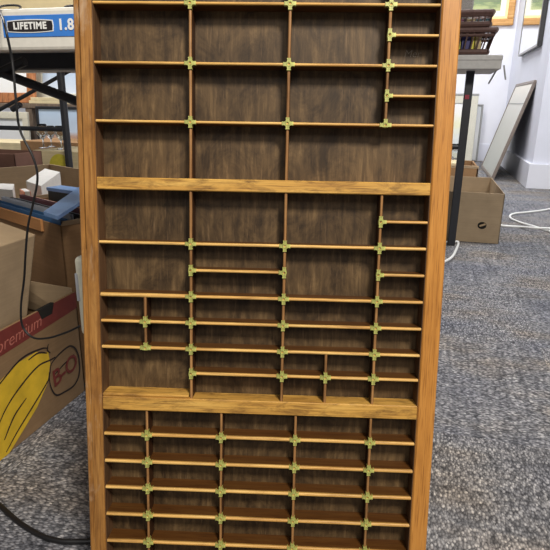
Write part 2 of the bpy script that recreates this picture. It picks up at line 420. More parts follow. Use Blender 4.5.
# brass clips at the crossings
_clips = {}
def clip(u, v, arms='LRUD'):
    if arms not in _clips:
        m_ = MB(); L = .0064
        y0, y1 = -.0012, .0045
        for a in arms:
            ang = {'R': 0, 'U': 90, 'L': 180, 'D': 270}[a]
            mt = Matrix.Rotation(R(-ang), 4, 'Y')
            prof = [(.0012, .0026), (.0030, .0022), (.0044, .0018), (.0052, .0019), (.0057, .0022), (L, .0021), (L, -.0021), (.0057, -.0022), (.0052, -.0019), (.0044, -.0018), (.0030, -.0022), (.0012, -.0026)]
            m_.prism([mt @ Vector((x, y0 + .0004, z)) for x, z in prof], (0, y1 - y0, 0))
        # ring with an open centre
        seg = 14; rings = []
        for rad, y in ((.0014, y1), (.0014, y0 + .0003), (.0017, y0), (.0025, y0), (.0029, y0 + .0006), (.0029, y1)):
            rings.append([m_.bm.verts.new((rad * math.cos(2 * math.pi * k / seg), y, rad * math.sin(2 * math.pi * k / seg))) for k in range(seg)])
        for a, b2 in zip(rings, rings[1:]):
            for k in range(seg): m_.bm.faces.new([a[k], a[(k + 1) % seg], b2[(k + 1) % seg], b2[k]])
        o = m_.build('corner_clip', M['clip'], case)
        h = MB(); h.tube([(0, .0012, 0), (0, .004, 0)], .0019, 10).build('clip_hole', M['hole'], o)
        _clips[arms] = (o, h)
        o.location = (u, FY, Zv(v)); o['kind_part'] = 'brass clip'
        del o['kind_part']
        _first[arms] = o
        return o
    src = _first[arms]; o = src.copy(); C.objects.link(o); o.parent = case; o.location = (u, FY, Zv(v))
    for ch in src.children:
        c2 = ch.copy(); C.objects.link(c2); c2.parent = o
    return o
_first = {}
for u in (V1, V2):
    for v in (-.2972, -.2343, -.1711): clip(u, v)
clip(V3, -.2972); clip(V3, -.2343)
for v in (-.2660, -.2025, -.3287): clip(V3, v, 'RUD')
clip(V3, -.1711, 'LRU')
for v in (-.0338, .0284, .0602, .0922): clip(V1, v)
clip(V1, -.0028, 'RUD'); clip(V1, .1224, 'RUD')
for v in (-.0338, .0284, .0602, .0922, .1224): clip(V2, v)
clip(V2, -.0028, 'LUD')
for v in (-.0338, .0284, .0602, .0922, .1224): clip(V3, v)
clip(V3, -.0640, 'RUD'); clip(V3, -.0028, 'RUD')
clip(A_, .0602); clip(A_, .0922, 'LRU'); clip(.0790, .1224)
for u in (A_, B_, C_, D_):
    for v in (.2024, .2379, .2729, .3091, .3457, .3810): clip(u, v)

# ------------------------------------------------------------------ folding table under which the cartons stand
YT = .238
tab = empty('folding_table', (-.74, YT + .3, 0))
tag(tab, 'white folding table with a blue product label on its edge, the case leaning on it', 'table')
def TL(x0, x1, y0, y1, z0, z1): return (x0 + .74, x1 + .74, y0 - YT - .3, y1 - YT - .3, z0, z1)
ZT, ZB = atY(36, 7.5, YT).z, atY(36, 50.5, YT).z
X0, X1 = -1.62, .150
m_ = MB()
m_.box(*TL(X0, X1, YT, YT + .012, ZB, ZT), .005, 2); m_.box(*TL(X0, X1, YT + .588, YT + .60, ZB, ZT), .005, 2)
m_.box(*TL(X0, X0 + .012, YT, YT + .60, ZB, ZT), .005, 2); m_.box(*TL(X1 - .012, X1, YT, YT + .60, ZB, ZT), .005, 2)
m_.box(*TL(X0 + .004, X1 - .004, YT + .004, YT + .596, ZT - .014, ZT - .001), .002)
m_.build('tabletop', M['plastic_white'], tab)
MB().box(*TL(X0 + .03, X1 - .03, YT + .03, YT + .055, ZB + .004, ZT - .012), .003).build('side_rail', M['steel_dark'], tab)
MB().box(*TL(X0 + .03, X1 - .03, YT + .545, YT + .57, ZB + .004, ZT - .012), .003).build('side_rail', M['steel_dark'], tab)
def loc_tab(p): return Vector(p) - Vector((-.74, YT + .3, 0))
for sx in (-1, 1):
    xl = -1.35 if sx < 0 else -.10
    for yy in (YT + .10, YT + .50):
        m_ = MB().tube([loc_tab((xl, yy, ZT - .02)), loc_tab((xl, yy, .012))], .0125, 12)
        m_.box(xl + .74 - .016, xl + .74 + .016, yy - YT - .3 - .016, yy - YT - .3 + .016, 0, .02, .004)
        m_.build('leg', M['steel_dark'], tab)
    MB().tube([loc_tab((xl, YT + .10, .40)), loc_tab((xl, YT + .50, .40))], .010, 10).build('crossbar', M['steel_dark'], tab)
    a = Vector((-.74, .62, ZT - .045)); b2 = Vector((xl, .62, .50))
    if sx > 0: a = atY(-6, 70, .62); b2 = atY(76, 101, .62); b2 = b2 + (b2 - a) * .9
    MB().tube([loc_tab(a), loc_tab(b2)], .0105, 10).build('brace', M['steel_dark'], tab)
# label on the skirt
lx0, lx1 = atY(3, 26, YT).x, .02
zl1, zl0 = atY(36, 15, YT).z, atY(36, 37, YT).z; zc = (zl0 + zl1) / 2; ks = (zl1 - zl0) / .027
lab = MB().box(*TL(lx0, lx1, YT - .0012, YT + .002, zl0, zl1), .0004).build('product_label', M['blue_label'], tab)
bx0, bx1 = atY(9, 26, YT).x, atY(53, 26, YT).x
def badge(grow, y):
    w2, h2 = (bx1 - bx0) / 2 + grow, .0072 * ks + grow; cx = (bx0 + bx1) / 2
    pts = []
    for k in range(-6, 7): pts.append((cx + w2 * k / 6, zc + h2 - .0016 * (k / 6) ** 2))
    pts.append((cx + w2 + .0010, zc))
    for k in range(6, -7, -1): pts.append((cx + w2 * k / 6, zc - h2 + .0016 * (k / 6) ** 2))
    pts.append((cx - w2 - .0010, zc))
    return [loc_tab((x, y, z)) for x, z in pts]
MB().prism(badge(.0013, YT - .0020), (0, .0016, 0)).build('badge_outline', M['white_print'], lab)
MB().prism(badge(0, YT - .0024), (0, .0016, 0)).build('badge', M['black_label'], lab)
lettering('lettering', 'LIFETIME', .0118 * ks, M['white_print'], frame_mtx(loc_tab(((bx0 + bx1) / 2, YT - .0026, zc)), (1, 0, 0), (0, 0, 1)), lab, offset=.00055, spacing=1.16, align='CENTER')
lettering('lettering', '1.8m', .0185 * ks, M['white_print'], frame_mtx(loc_tab((atY(58.5, 26, YT).x, YT - .0020, zc + .0004)), (1, 0, 0), (0, 0, 1)), lab, offset=.0007, spacing=1.10)

# cartons and cable lying on that table
def carton(name, label, x0, x1, y0, y1, h, mat, wall=.004, z0=0.0, rot=0.0, open_top=True, tilt=0.0, cat='box'):
    """cardboard box; local origin at its base centre"""
    cx, cy = (x0 + x1) / 2, (y0 + y1) / 2; w, d = (x1 - x0) / 2, (y1 - y0) / 2
    t = empty(name, (cx, cy, z0), (0, tilt, rot)); tag(t, label, cat)
    m_ = MB()
    m_.box(-w, w, -d, -d + wall, 0, h, .001); m_.box(-w, w, d - wall, d, 0, h, .001)
    m_.box(-w, -w + wall, -d, d, 0, h, .001); m_.box(w - wall, w, -d, d, 0, h, .001)
    m_.box(-w + .001, w - .001, -d + .001, d - .001, 0, wall)
    m_.build('box_walls', mat, t)
    if not open_top:
        m_ = MB().box(-w + .0005, w - .0005, -d + .0005, -.001, h - wall, h + .0008, .0006); m_.build('flap', mat, t)
        m_ = MB().box(-w + .0005, w - .0005, .001, d - .0005, h - wall, h + .0008, .0006); m_.build('flap', mat, t)
    return t, w, d
carton('cardboard_box', 'cream carton lying on the white folding table, behind its labelled edge', -.95, -.30, .46, .76, .16, M['card_cream'], z0=ZT, open_top=False)

# ------------------------------------------------------------------ printed fruit carton under the table
XF = -.54
ban, bw_, bd_ = carton('banana_carton', 'brown fruit carton printed with yellow bananas and a red strip, on the carpet', -.93, XF, -.05, .445, .237, M['banana_card'], wall=.005)
bc = Vector(((-.93 + XF) / 2, (-.05 + .445) / 2, 0))
def onface(x, y, off=.0006):                 # point on the carton's +X face, in the carton's space
    p = atX(x, y, XF) - bc; p.x = bw_ + off; return p
def face_poly(name, pts, mat, parent, off=.0006):
    return MB().prism([onface(x, y, off) for x, y in pts], (-off - .001, 0, 0)).build(name, mat, parent)
# red strip: a band along the rim
yz = lambda y, z, off=.0006: Vector((bw_ + off, y - bc.y, z))
red = MB().prism([yz(-.049, .181), yz(.443, .200), yz(.443, .236), yz(-.049, .236)], (-.002, 0, 0)).build('red_strip', M['print_red'], ban)
lettering('lettering', 'premium', .034, M['print_redtext'], frame_mtx(yz(.205, .208, .0008), (0, 1, .06), (0, 0, 1)), red, shear=.25, spacing=1.0, offset=-.0004)
# hand hole notch in the rim
MB().prism([yz(.322, .2378, .001), yz(.330, .217, .001), yz(.362, .217, .001), yz(.370, .2378, .001)], (-.008, 0, 0)).build('hand_hole', M['hole'], ban)
yel = face_poly('banana_print', [(-30, 428), (-6, 388), (16, 364), (36, 352), (48, 352), (50, 364), (47, 384), (37, 407), (22, 432), (8, 455), (-6, 480), (-30, 480)], M['print_yellow'], ban)
def outline(pts, wd=.0020, par=yel, name='outline'):
    P = [onface(x, y, .0008) for x, y in pts]
    P = smooth_path(P, 6); m_ = MB(); 
    vs = []
    for i, p in enumerate(P):
        t = (P[min(i + 1, len(P) - 1)] - P[max(i - 1, 0)]).normalized(); n = Vector((0, -t.z, t.y))
        w = wd * (.55 + .45 * math.sin(math.pi * min(1, max(0, i / (len(P) - 1)))))
        vs.append((m_.bm.verts.new(p + n * w), m_.bm.verts.new(p - n * w)))
    for a, b2 in zip(vs, vs[1:]): m_.bm.faces.new([a[0], b2[0], b2[1], a[1]])
    return m_.build(name, M['print_black'], par)
outline([(-14, 402), (4, 378), (22, 358), (40, 349), (48, 348)])
outline([(48, 344), (47, 350), (50, 353)])
outline([(-8, 440), (6, 408), (22, 384), (38, 366), (50, 360), (55, 357)])
outline([(4, 440), (14, 416), (26, 398)])
outline([(6, 452), (18, 430), (34, 404), (48, 380), (49, 372)])
outline([(28, 360), (38, 353), (47, 353)])
outline([(50, 372), (51, 364), (58, 355), (66, 348), (71, 346), (76, 350), (79, 360), (79, 374), (74, 385), (64, 392), (56, 395), (51, 388), (49, 378), (50, 372)], .0022, ban, 'badge_outline')
outline([(54, 375), (62, 366), (69, 359), (74, 354)], .0016, ban, 'badge_outline')
p0 = onface(52.5, 383, .0008); p1 = onface(77, 367, .0008)
lettering('lettering', 'B-O', .052, M['print_red'], frame_mtx(p0 + Vector((.0004, 0, .004)), (0, 1, .10), (0, -.05, 1)), ban, offset=.0006, spacing=.95)
# folded inner flap with a torn pale edge
q = [Vector((-.02, bd_ - .012, .20)), Vector((bw_ - .006, bd_ - .010, .175)), Vector((bw_ - .006, bd_ - .008, .245)), Vector((.06, bd_ - .03, .262)), Vector((-.02, bd_ - .03, .25))]
MB().prism(q, (0, .004, 0)).build('flap', M['card_tan'], ban)

# tan carton tipped inside it
tilt = R(14)
tc_, tw_, td_ = carton('cardboard_box', 'plain tan carton tipped sideways inside the printed fruit carton', -.14, .14, -.17, .17, .40, M['card_tan'], z0=0, tilt=tilt, open_top=False)
tc_.location = (-.744, .137, .039)
# ------------------------------------------------------------------ carton of files, turned on the floor
ROT = R(-26); ex = Vector((math.cos(ROT), math.sin(ROT), 0)); ey = Vector((-math.sin(ROT), math.cos(ROT), 0))
NC = atZ(59, 225, .378); NC.z = 0; NC.y = .455
LA, DA, HA = .36, .46, .375
cen = NC - ex * LA / 2 + ey * DA / 2
fb, fw_, fd_ = carton('cardboard_box', 'brown carton packed with folders, standing behind the printed fruit carton', cen.x - LA / 2, cen.x + LA / 2, cen.y - DA / 2, cen.y + DA / 2, HA, M['card_brown'], rot=ROT)
MB().box(-fw_, fw_ - .075, -fd_ - .006, -fd_, HA - .024, HA + .003, .001).build('flap', M['card_orange'], fb)
MB().prism([Vector((fw_ + .0005, -fd_, HA)), Vector((fw_ + .0005, fd_, HA)), Vector((fw_ + .012, fd_, HA + .012)), Vector((fw_ + .012, -fd_, HA + .012))], (.003, 0, 0)).build('flap', M['card_tan'], fb)
cols = ['blue_dark', 'grey_card', 'black_card', 'grey_card', 'maroon_card', 'paper_white', 'paper_pink']
lbls = ['dark blue folder at the front of the carton of folders', 'grey folder directly behind the front blue folder', 'black folder in the carton of folders', 'grey folder behind the black one', 'maroon folder in the carton of folders',
        'white paper folder behind the maroon folder', 'pale pink folder at the back of the row of folders']
ths = [.018, .010, .014, .010, .010, .008, .010]
yy = -fd_ + .010
for k, (c_, l_, th) in enumerate(zip(cols, lbls, ths)):
    hh = .379 + .004 * ((k * 2) % 3)
    t = empty('folder', cen + ey * (yy + th / 2) + ex * (-.012) + Vector((0, 0, .0042)), (0, 0, ROT)); tag(t, l_, 'folder', 'folders packed in the brown carton')
    m_ = MB(); m_.box(-.160, .172, -th / 2, -th / 2 + .002, 0, hh, .0006); m_.box(-.160, .172, th / 2 - .002, th / 2, 0, hh, .0006); m_.box(-.160, -.1575, -th / 2, th / 2, 0, hh, .0006); m_.box(-.158, .172, -th / 2, th / 2, 0, .002)
    m_.build('cover', M[c_], t)
    MB().box(-.1565, .168, -th / 2 + .0022, th / 2 - .0022, .003, hh - .006).build('papers_dark_gap', M['paper_white' if k % 3 == 1 else 'black_card'], t)  # white is papers; black paints the shaded gap between the covers
    yy += th + .004
# blue folder lying across the top, and the blue topped box file behind it
zt = .410
pts = [atZ(44, 215, zt), atZ(58, 220, zt), atZ(88, 200, zt), atZ(83, 187, zt)]
t = MB().prism(pts, (0, 0, .007)).build('folder', M['blue_card']); tag(t, 'light blue folder lying flat across the packed folders', 'folder')
a, b2 = atZ(46, 187, .408), atZ(82, 192, .408)
d_ = (b2 - a).normalized(); wl = (b2 - a).length; h2 = wl / 2
t = empty('box_file', Vector(((a.x + b2.x) / 2, (a.y + b2.y) / 2, .0045)), (0, 0, math.atan2(d_.y, d_.x))); tag(t, 'dark green box file with a blue top edge, standing behind the packed folders', 'box file')
MB().box(-h2 + .002, h2 - .002, .002, .045, 0, .396, .001).build('file_body', M['teal_dark'], t)
MB().box(-h2, h2, 0, .047, .394, .403, .001).build('file_top', M['blue_card'], t)
# ------------------------------------------------------------------ second carton further back with boxes of paper
FL = atZ(50, 164, .38); FL.z = 0
LB_, DB_ = .695, .50
cenB = FL + ex * LB_ / 2 - ey * DB_ / 2
carton('cardboard_box', 'open tan carton further back under the tables, holding white boxes', cenB.x - LB_ / 2, cenB.x + LB_ / 2, cenB.y - DB_ / 2, cenB.y + DB_ / 2, .38, M['card_tan'], rot=ROT)
def corner_box(name, label, cat, quad, ztop, zlow, mats, group=None):
    P = [atZ(x, y, ztop) for x, y in quad]; c = sum(P, Vector()) / 4; c.z = zlow
    t = empty(name, c); tag(t, label, cat, group); h = ztop - zlow
    MB().prism([Vector((p.x - c.x, p.y - c.y, 0)) * .985 for p in P], (0, 0, h - .03)).build('box_body', M[mats[0]], t)
    MB().prism([Vector((p.x - c.x, p.y - c.y, h - .045)) for p in P], (0, 0, .045)).build('lid', M[mats[1]], t)
    return t
def block(name, label, cat, c, w, d, z0, z1, rot, mats, group=None):
    t = empty(name, (c.x, c.y, z0), (0, 0, rot)); tag(t, label, cat, group)
    h = z1 - z0
    MB().box(-w / 2, w / 2, -d / 2, d / 2, 0, h * .86, .002).build('box_body', M[mats[0]], t)
    MB().box(-w / 2 - .002, w / 2 + .002, -d / 2 - .002, d / 2 + .002, h * .80, h, .002).build('lid', M[mats[1]], t)
    return t
corner_box('stationery_box', 'white stationery box slanting in the tan carton, right of the pink book', 'box', [(26, 181), (41, 186), (60, 172), (45, 168.5)], .40, .006, ('paper_white', 'paper_white'))
corner_box('stationery_box', 'white stationery box at the left end of the tan carton', 'box', [(-16, 188), (12.5, 190), (14, 184), (-10, 183)], .40, .006, ('paper_white', 'paper_white'))
pc = NC + ex * (-.425) + ey * .128
t = empty('book', (pc.x, pc.y, .0045), (0, 0, R(-40))); tag(t, 'pinkish orange book between the two white stationery boxes', 'book')
MB().box(-.028, .028, -.009, .009, 0, .385, .001).build('cover', M['paper_pink'], t); MB().box(-.026, .029, -.0065, .0065, .3, .3855).build('pages', M['paper_white'], t)

# ------------------------------------------------------------------ table further back with thin black frame
T2Y = 1.75
p_leg = atY(60, 67, T2Y)
tx = atY(64, 110, T2Y).x
t2 = empty('folding_table', (tx - .55, T2Y + .28, 0)); tag(t2, 'second folding table standing behind, seen as black legs and braces', 'table')
ztop = .80
def l2(p): return Vector(p) - Vector((tx - .55, T2Y + .28, 0))
m_ = MB().box(-.72, .72, -.36, .36, ztop - .03, ztop, .006, 2); m_.build('tabletop', M['plastic_white'], t2)
for xx in (tx, tx - 1.05):
    for yy in (T2Y, T2Y + .52):
        MB().tube([l2((xx, yy, ztop - .03)), l2((xx, yy, 0))], .0165, 12).build('leg', M['steel_dark'], t2)
zb = atY(30, 128.5, T2Y).z
MB().tube([l2((tx, T2Y, zb)), l2((tx - 1.05, T2Y, zb))], .0105, 10).build('crossbar', M['steel_dark'], t2)
pa, pb = atY(-40, 132, T2Y + .03), atY(78, 66, T2Y + .03)
MB().tube([l2(pa), l2(pb)], .0085, 10).build('brace', M['steel_dark'], t2)
pj_ = atY(19, 107, T2Y + .03)
MB().tube([l2(pj_ + Vector((-.03, -.012, -.012))), l2(pj_ + Vector((.02, -.012, .012)))], .013, 10).build('brace_joint', M['steel_dark'], t2)

# things on the floor behind the cartons
pA, pB = atY(-34, 153, 1.52), atY(14, 153, 1.52)
cR, wR, dR = carton('cardboard_box', 'reddish brown carton on the floor at far left, beyond the tan carton', pA.x, pB.x, 1.52, 1.70, .400, M['card_red'])
def goblet(x, y, Y, label, s=1.0):
    p = atY(x, y, Y)
    t = empty('wine_glass', (p.x, Y, .3862)); tag(t, label, 'wine glass', 'glassware above the red brown carton')
    m_ = MB(); m_.lathe([(.026 * s, 0), (.026 * s, .002), (.004 * s, .006), (.003 * s, .04 * s), (.012 * s, .052 * s), (.026 * s, .075 * s), (.028 * s, .10 * s), (.024 * s, .12 * s), (.023 * s, .12 * s), (.026 * s, .10 * s), (.022 * s, .077 * s), (.004 * s, .056 * s)], 20)
    m_.build('bowl_and_stem', M['glass'], t, True); return t
# cream carton with a yellow round print carrying the glasses
pA, pB = atY(34, 160, 1.86), atY(86, 160, 1.86)
cY, wY, dY = carton('cardboard_box', 'cream carton with a round yellow print, glasses standing on its lid', pA.x, pB.x, 1.86, 2.16, .384, M['card_cream'], open_top=False)
pc = atY(61, 172, 1.86); 
disc = [Vector((pc.x - (pA.x + pB.x) / 2 + .062 * math.cos(a), -dY - .0008, .31 + .062 * math.sin(a))) for a in [2 * math.pi * k / 32 for k in range(32)]]
MB().prism(disc, (0, .002, 0)).build('round_print', M['yellow_tin'], cY)
goblet(44, 150, 1.98, 'wine glass left of the others on the cream carton'); goblet(52, 150, 2.06, 'middle wine glass on the cream carton', .9); goblet(62, 150, 1.96, 'wine glass nearest the table leg on the cream carton', .95)

# ------------------------------------------------------------------ display bench with pictures, far left
BY = 3.2
zS = atY(30, 103.5, BY).z
xl, xr = atY(-60, 103, BY).x, atY(110, 103, BY).x
bench = empty('display_bench', ((xl + xr) / 2, BY + .25, 0)); tag(bench, 'low wooden bench at the back carrying leaning pictures', 'bench')
hw = (xr - xl) / 2
MB().box(-hw, hw, -.25, .25, zS - .035, zS, .003).build('bench_top', M['post_wood'], bench)
px_ = atY(29, 120, BY).x
for (bx_, by_) in ((px_ - (xl + xr) / 2, -.215), (-hw + .05, -.215), (hw - .05, -.215), (-hw + .05, .215), (hw - .05, .215)):
    MB().box(bx_ - .028, bx_ + .028, by_ - .03, by_ + .03, 0, zS - .034, .003).build('leg', M['post_wood'], bench)
def picture(label, x0, x1, ytop, ybot, Y, fw, fmat, pmat, z0=None, lean=6, group=None, cat='picture', mount=0.0, name='framed_picture'):
    """upright framed picture leaning back a little; px extents of its front"""
    a = atY(x0, ytop, Y); b2 = atY(x1, ytop, Y); w = (b2.x - a.x)
    bz = atY((x0 + x1) / 2, ybot, Y).z if z0 is None else z0
    h = (a.z - bz)
    t = empty(name, ((a.x + b2.x) / 2, Y, bz + .0035), (R(-lean), 0, 0)); tag(t, label, cat, group)
    m_ = MB(); d = .022
    m_.box(-w / 2, w / 2, 0, d, 0, fw, .003); m_.box(-w / 2, w / 2, 0, d, h - fw, h, .003)
    m_.box(-w / 2, -w / 2 + fw, 0, d, fw - .002, h - fw + .002, .003); m_.box(w / 2 - fw, w / 2, 0, d, fw - .002, h - fw + .002, .003)
    m_.build('frame', M[fmat], t)
    if mount:
        m_ = MB(); i0 = fw - .002; i1 = fw + mount
        m_.box(-w / 2 + i0, w / 2 - i0, .008, .012, i0, i1); m_.box(-w / 2 + i0, w / 2 - i0, .008, .012, h - i1, h - i0)
        m_.box(-w / 2 + i0, -w / 2 + i1, .008, .012, i1, h - i1); m_.box(w / 2 - i1, w / 2 - i0, .008, .012, i1, h - i1)
        m_.build('mount', M['mount'], t)
    MB().box(-w / 2 + fw - .004, w / 2 - fw + .004, .011, .018, fw - .004, h - fw + .004).build('picture_sheet', M[pmat], t)
    return t
picture('picture in an orange wood frame at the far left of the bench', -50, 28, 40, 103, BY + .06, .075, 'frame_orange', 'white_pic', zS, 8)
picture('pale blue picture in a broad white frame on the bench', 27, 112, 40, 97, BY + .18, .075, 'frame_cream', 'pale_blue_pic', zS, 8)
for k, (x0, x1, l_) in enumerate(((29, 70, 'lower cream board lying on the bench before the pale blue picture'), (31, 66, 'upper cream board lying on the bench before the pale blue picture'))):
    a, b2 = atY(x0, 100, BY + .02), atY(x1, 100, BY + .02)
    t = MB().box(-(b2.x - a.x) / 2, (b2.x - a.x) / 2, 0, .12, 0, .022, .002).build('mount_board', M['card_cream']); t.location = ((a.x + b2.x) / 2, BY + .015, zS + .0005 + .023 * k); tag(t, l_, 'board', 'cream boards on the bench')
picture('sky and sand picture in a thin black frame, leaning under the bench', 33, 100, 106.5, 134, BY - .08, .02, 'black_edge', 'beach_pic', 0.0, 2)
picture('faded print in a cream frame, leaning under the bench at far left', -46, 25, 111, 150, BY - .10, .05, 'frame_cream', 'white_pic', 0.0, 2)
# low clutter in front of the bench
pA, pB = atY(-40, 141, 2.65), atY(24, 141, 2.65)
carton('cardboard_box', 'low cream carton at far left in front of the leaning prints', pA.x, pB.x, 2.65, 2.95, pA.z, M['card_cream'], open_top=False)
pA, pB = atY(20, 141, 2.55), atY(92, 141, 2.55)
carton('cardboard_box', 'low brown carton beyond the wine glasses', pA.x, pB.x, 2.55, 2.9, pA.z, M['card_brown'], open_top=False)

# ------------------------------------------------------------------ adapter block and leaflet beside the case
Ya = .098
pt, pb = atY(76, 259, Ya), atY(84, 333, Ya)
t = empty('power_board', (pt.x + .027, Ya, pb.z - .004)); tag(t, 'aged white plastic power board tucked behind the left rail', 'power board')
h = pt.z - pb.z + .006
MB().box(-.032, .045, 0, .026, 0, h, .006, 3).build('casing', M['adapter'], t)
MB().box(-.0315, -.027, -.0006, .004, h * .45, h * .8, .0005).build('switch_plate', M['grey_card'], t)
t2_ = empty('leaflet', (pt.x + .031, Ya + .004, .0)); tag(t2_, 'pale blue paper sleeve standing on the carpet under the power board', 'leaflet')
MB().box(-.030, .045, 0, .022, 0, pb.z - .0045, .001).build('sleeve', M['leaflet'], t2_)
lettering('lettering', 'IL', .011, M['black_label'], frame_mtx((-.029, -.0006, pb.z - .014), (1, 0, 0), (0, 0, 1)), t2_, offset=.0003)

# ------------------------------------------------------------------ cables
def cable(label, pts, rad, mat, name='cable', plug=None):
    t = MB().tube(smooth_path(pts, 8), rad, 8).build(name, M[mat], None, True)
    return tag(t, label, 'cable')
yc = .12
hang = [Vector((-.66, .44, ZT + .004)), Vector((-.56, .36, ZT + .004)), Vector((-.45, YT + .02, ZT + .005)), atY(0, 7, YT - .008), atY(4, 22, yc), atY(12, 60, yc - .005), atY(16, 100, yc - .01), atY(20, 130, yc - .01), atY(33, 157, yc - .01), atY(37.5, 178, yc - .01), atY(33, 204, yc - .01), atY(28, 226, yc - .01), atY(25.5, 255, yc - .01), atY(24, 280, yc), atY(21, 306, yc), atY(22.5, 326, yc), atY(33, 337.5, yc), atY(48, 338, yc), atY(66, 332.5, yc), atY(80, 326, yc)]
cable('black cable hanging from the white table edge and looping to the power board', hang, .0016, 'rubber')
fl = [atZ(-18, 490.5, .005), atZ(0, 505.5, .005), atZ(20, 523, .005), atZ(42, 536, .005), atZ(60, 541, .005), atZ(78, 541.5, .005), atZ(92, 541, .005), atZ(130, 538, .005)]
cable('thick black cable curving over the carpet beside the case', fl, .0040, 'rubber')
cable('black lead lying flat along the white table top', [Vector((-.435, YT + .14, ZT + .004)), Vector((-.40, YT + .06, ZT + .004)), Vector((-.355, YT + .03, ZT + .004)), Vector((-.24, YT + .12, ZT + .004))], .0030, 'rubber')

# ------------------------------------------------------------------ right side: grey table
GY = 1.98
pr = atY(502, 62, GY); gx1 = pr.x; zt_ = atY(502, 54.5, GY).z; zb_ = atY(502, 69.5, GY).z
gt = empty('folding_table', (gx1 - .55, GY + .2, 0)); tag(gt, 'grey topped folding table carrying the dark baskets, right of the case', 'table')
def l3(p): return Vector(p) - Vector((gx1 - .55, GY + .2, 0))
gz0 = zt_ - (zt_ - zb_) * .98
m_ = MB().box(-.55, .55, -.2, .2, gz0, zt_, .004, 2)
m_.box(-.55, .552, -.203, -.15, zt_ - .022, zt_ - .001, .004, 2)
m_.build('tabletop', M['plastic_grey'], gt)
lp = atZ(451, 245, 0)
lxg = lp.x; lyg = lp.y
for xx, yy in ((lxg, lyg), (lxg - .26, lyg + .22), (lxg - .84, lyg), (lxg - .60, lyg + .22)):
    L_ = MB().box(xx - gx1 + .55 - .017, xx - gx1 + .55 + .017, yy - GY - .2 - .014, yy - GY - .2 + .014, 0, gz0 + .003, .003).build('leg', M['steel_dark'], gt)
    if xx == lxg and yy == lyg:
        ps = atY(467, 97, lyg - .0145)
        MB().box(*[c for pair in zip((ps.x - gx1 + .55 - .009, ps.y - GY - .2 - .0012, ps.z - .009), (ps.x - gx1 + .55 + .009, ps.y - GY - .2 + .002, ps.z + .009)) for c in pair], .001).build('sticker', M['red_sticker'], L_)
zc_ = atY(458, 145, lyg + .1).z
MB().tube([l3((lxg, lyg, zc_)), l3((lxg - .84, lyg, zc_))], .012, 10).build('crossbar', M['steel_dark'], gt)
pa = atY(500, 68, GY + .2)
for q in ((488, 84), (505, 80)):
    pb2 = atY(q[0], q[1], GY + .2)
    MB().tube([l3(pa + Vector((-.006 if q[0] < 495 else .012, -.02, .01))), l3(pb2 - Vector((0, .02, 0)))], .0035, 8).build('wire_hook', M['frame_grey'], gt)

# baskets
def basket(label, xr_t, xr_b, zb0, zt0, w, Y0, d, rim, flare, lbl_open):
    t = empty('basket', (xr_b - w / 2, Y0 + d / 2, zb0)); tag(t, label, 'basket')
    H = zt0 - zb0; hw, hd = w / 2, d / 2; fl_ = xr_t - xr_b
    def ringpts(k, z): return [(-hw - fl_ * k, -hd - fl_ * k * .3, z), (hw + fl_ * k, -hd - fl_ * k * .3, z), (hw + fl_ * k, hd + fl_ * k * .3, z), (-hw - fl_ * k, hd + fl_ * k * .3, z)]
    m_ = MB()
    m_.box(-hw, hw, -hd, hd, 0, .006, .001)
    # woven stakes
    lo, hi = ringpts(0, 0), ringpts(1, H)
    for i in range(4):
        a0, a1 = Vector(lo[i]), Vector(lo[(i + 1) % 4]); b0, b1 = Vector(hi[i]), Vector(hi[(i + 1) % 4])
        n = max(4, int((a1 - a0).length / .022))
        for k in range(n + 1):
            m_.tube([a0.lerp(a1, k / n), b0.lerp(b1, k / n)], .0032, 6)
    m_.build('lattice', M['basket'], t)
    for (k, z, rad, nm) in ((0, .010, .012, 'base_band'), (1, H, rim, 'rim'), (.78, H * .80, .006, 'upper_band')):
        P = ringpts(k, z); m_ = MB()
        for i in range(4): m_.tube([P[i], P[(i + 1) % 4]], rad, 8)
        m_.build(nm, M['basket'], t)
    return t, hw, hd
zb1 = zt_ + .0125
p_rt = atY(496, 30, GY + .03); p_rb = atY(486.5, 53, GY + .03)
b1_, hw1, hd1 = basket('lower dark wicker basket holding yellow and indigo books, on the grey table', p_rt.x, p_rb.x, zt_ + .002, p_rt.z, .34, GY + .03, .20, .011, 1, 'x')
zb2 = p_rt.z + .012
p_rt2 = atY(493, 12, GY + .03); p_rb2 = atY(489, 28, GY + .03)
b2_, hw2, hd2 = basket('upper dark wicker basket stacked on the lower one, holding dull coloured books', p_rt2.x, p_rb2.x, zb2, p_rt2.z, .34, GY + .03, .20, .011, 1, 'x')
def book(label, px, wpx, zlo, zhi, mat, Y, grp):
    a, b3 = atY(px, 40, Y), atY(px + wpx, 40, Y)
    t = empty('book', ((a.x + b3.x) / 2, Y, zlo)); tag(t, label, 'book', grp); w = b3.x - a.x
    MB().box(-w / 2, w / 2, 0, .12, 0, zhi - zlo, .0015).build('cover', M[mat], t)
    MB().box(-w / 2 + .003, w / 2 - .003, .004, .121, .004, zhi - zlo + .0006).build('pages', M['paper_white'], t)
    return t
zl = zt_ + .010; zh = p_rt.z - .016
for px, wpx, mt, lb in ((458, 3, 'yellow_book', 'narrow yellow book at the left of the lower basket'), (462, 9, 'indigo_book', 'indigo book in the lower basket'), (471.5, 3, 'yellow_book', 'narrow yellow book right of the indigo book'), (475.5, 6, 'olive_book', 'straw coloured book at the right of the lower basket')):
    book(lb, px, wpx, zl, zh, mt, GY + .055, 'books in the lower basket')
zl = zb2 + .010; zh = p_rt2.z - .02
for px, wpx, mt, lb in ((457, 5, 'mauve_book', 'mauve book at the left of the upper basket'), (464, 9, 'olive_book', 'straw coloured book in the upper basket'), (474.5, 5, 'teal_book', 'teal book beside the straw coloured one in the upper basket'), (481, 6, 'teal_book', 'teal book at the right end of the upper basket')):
    book(lb, px, wpx, zl, zh, mt, GY + .055, 'books in the upper basket')
pa = atY(473, 6, GY + .13); 
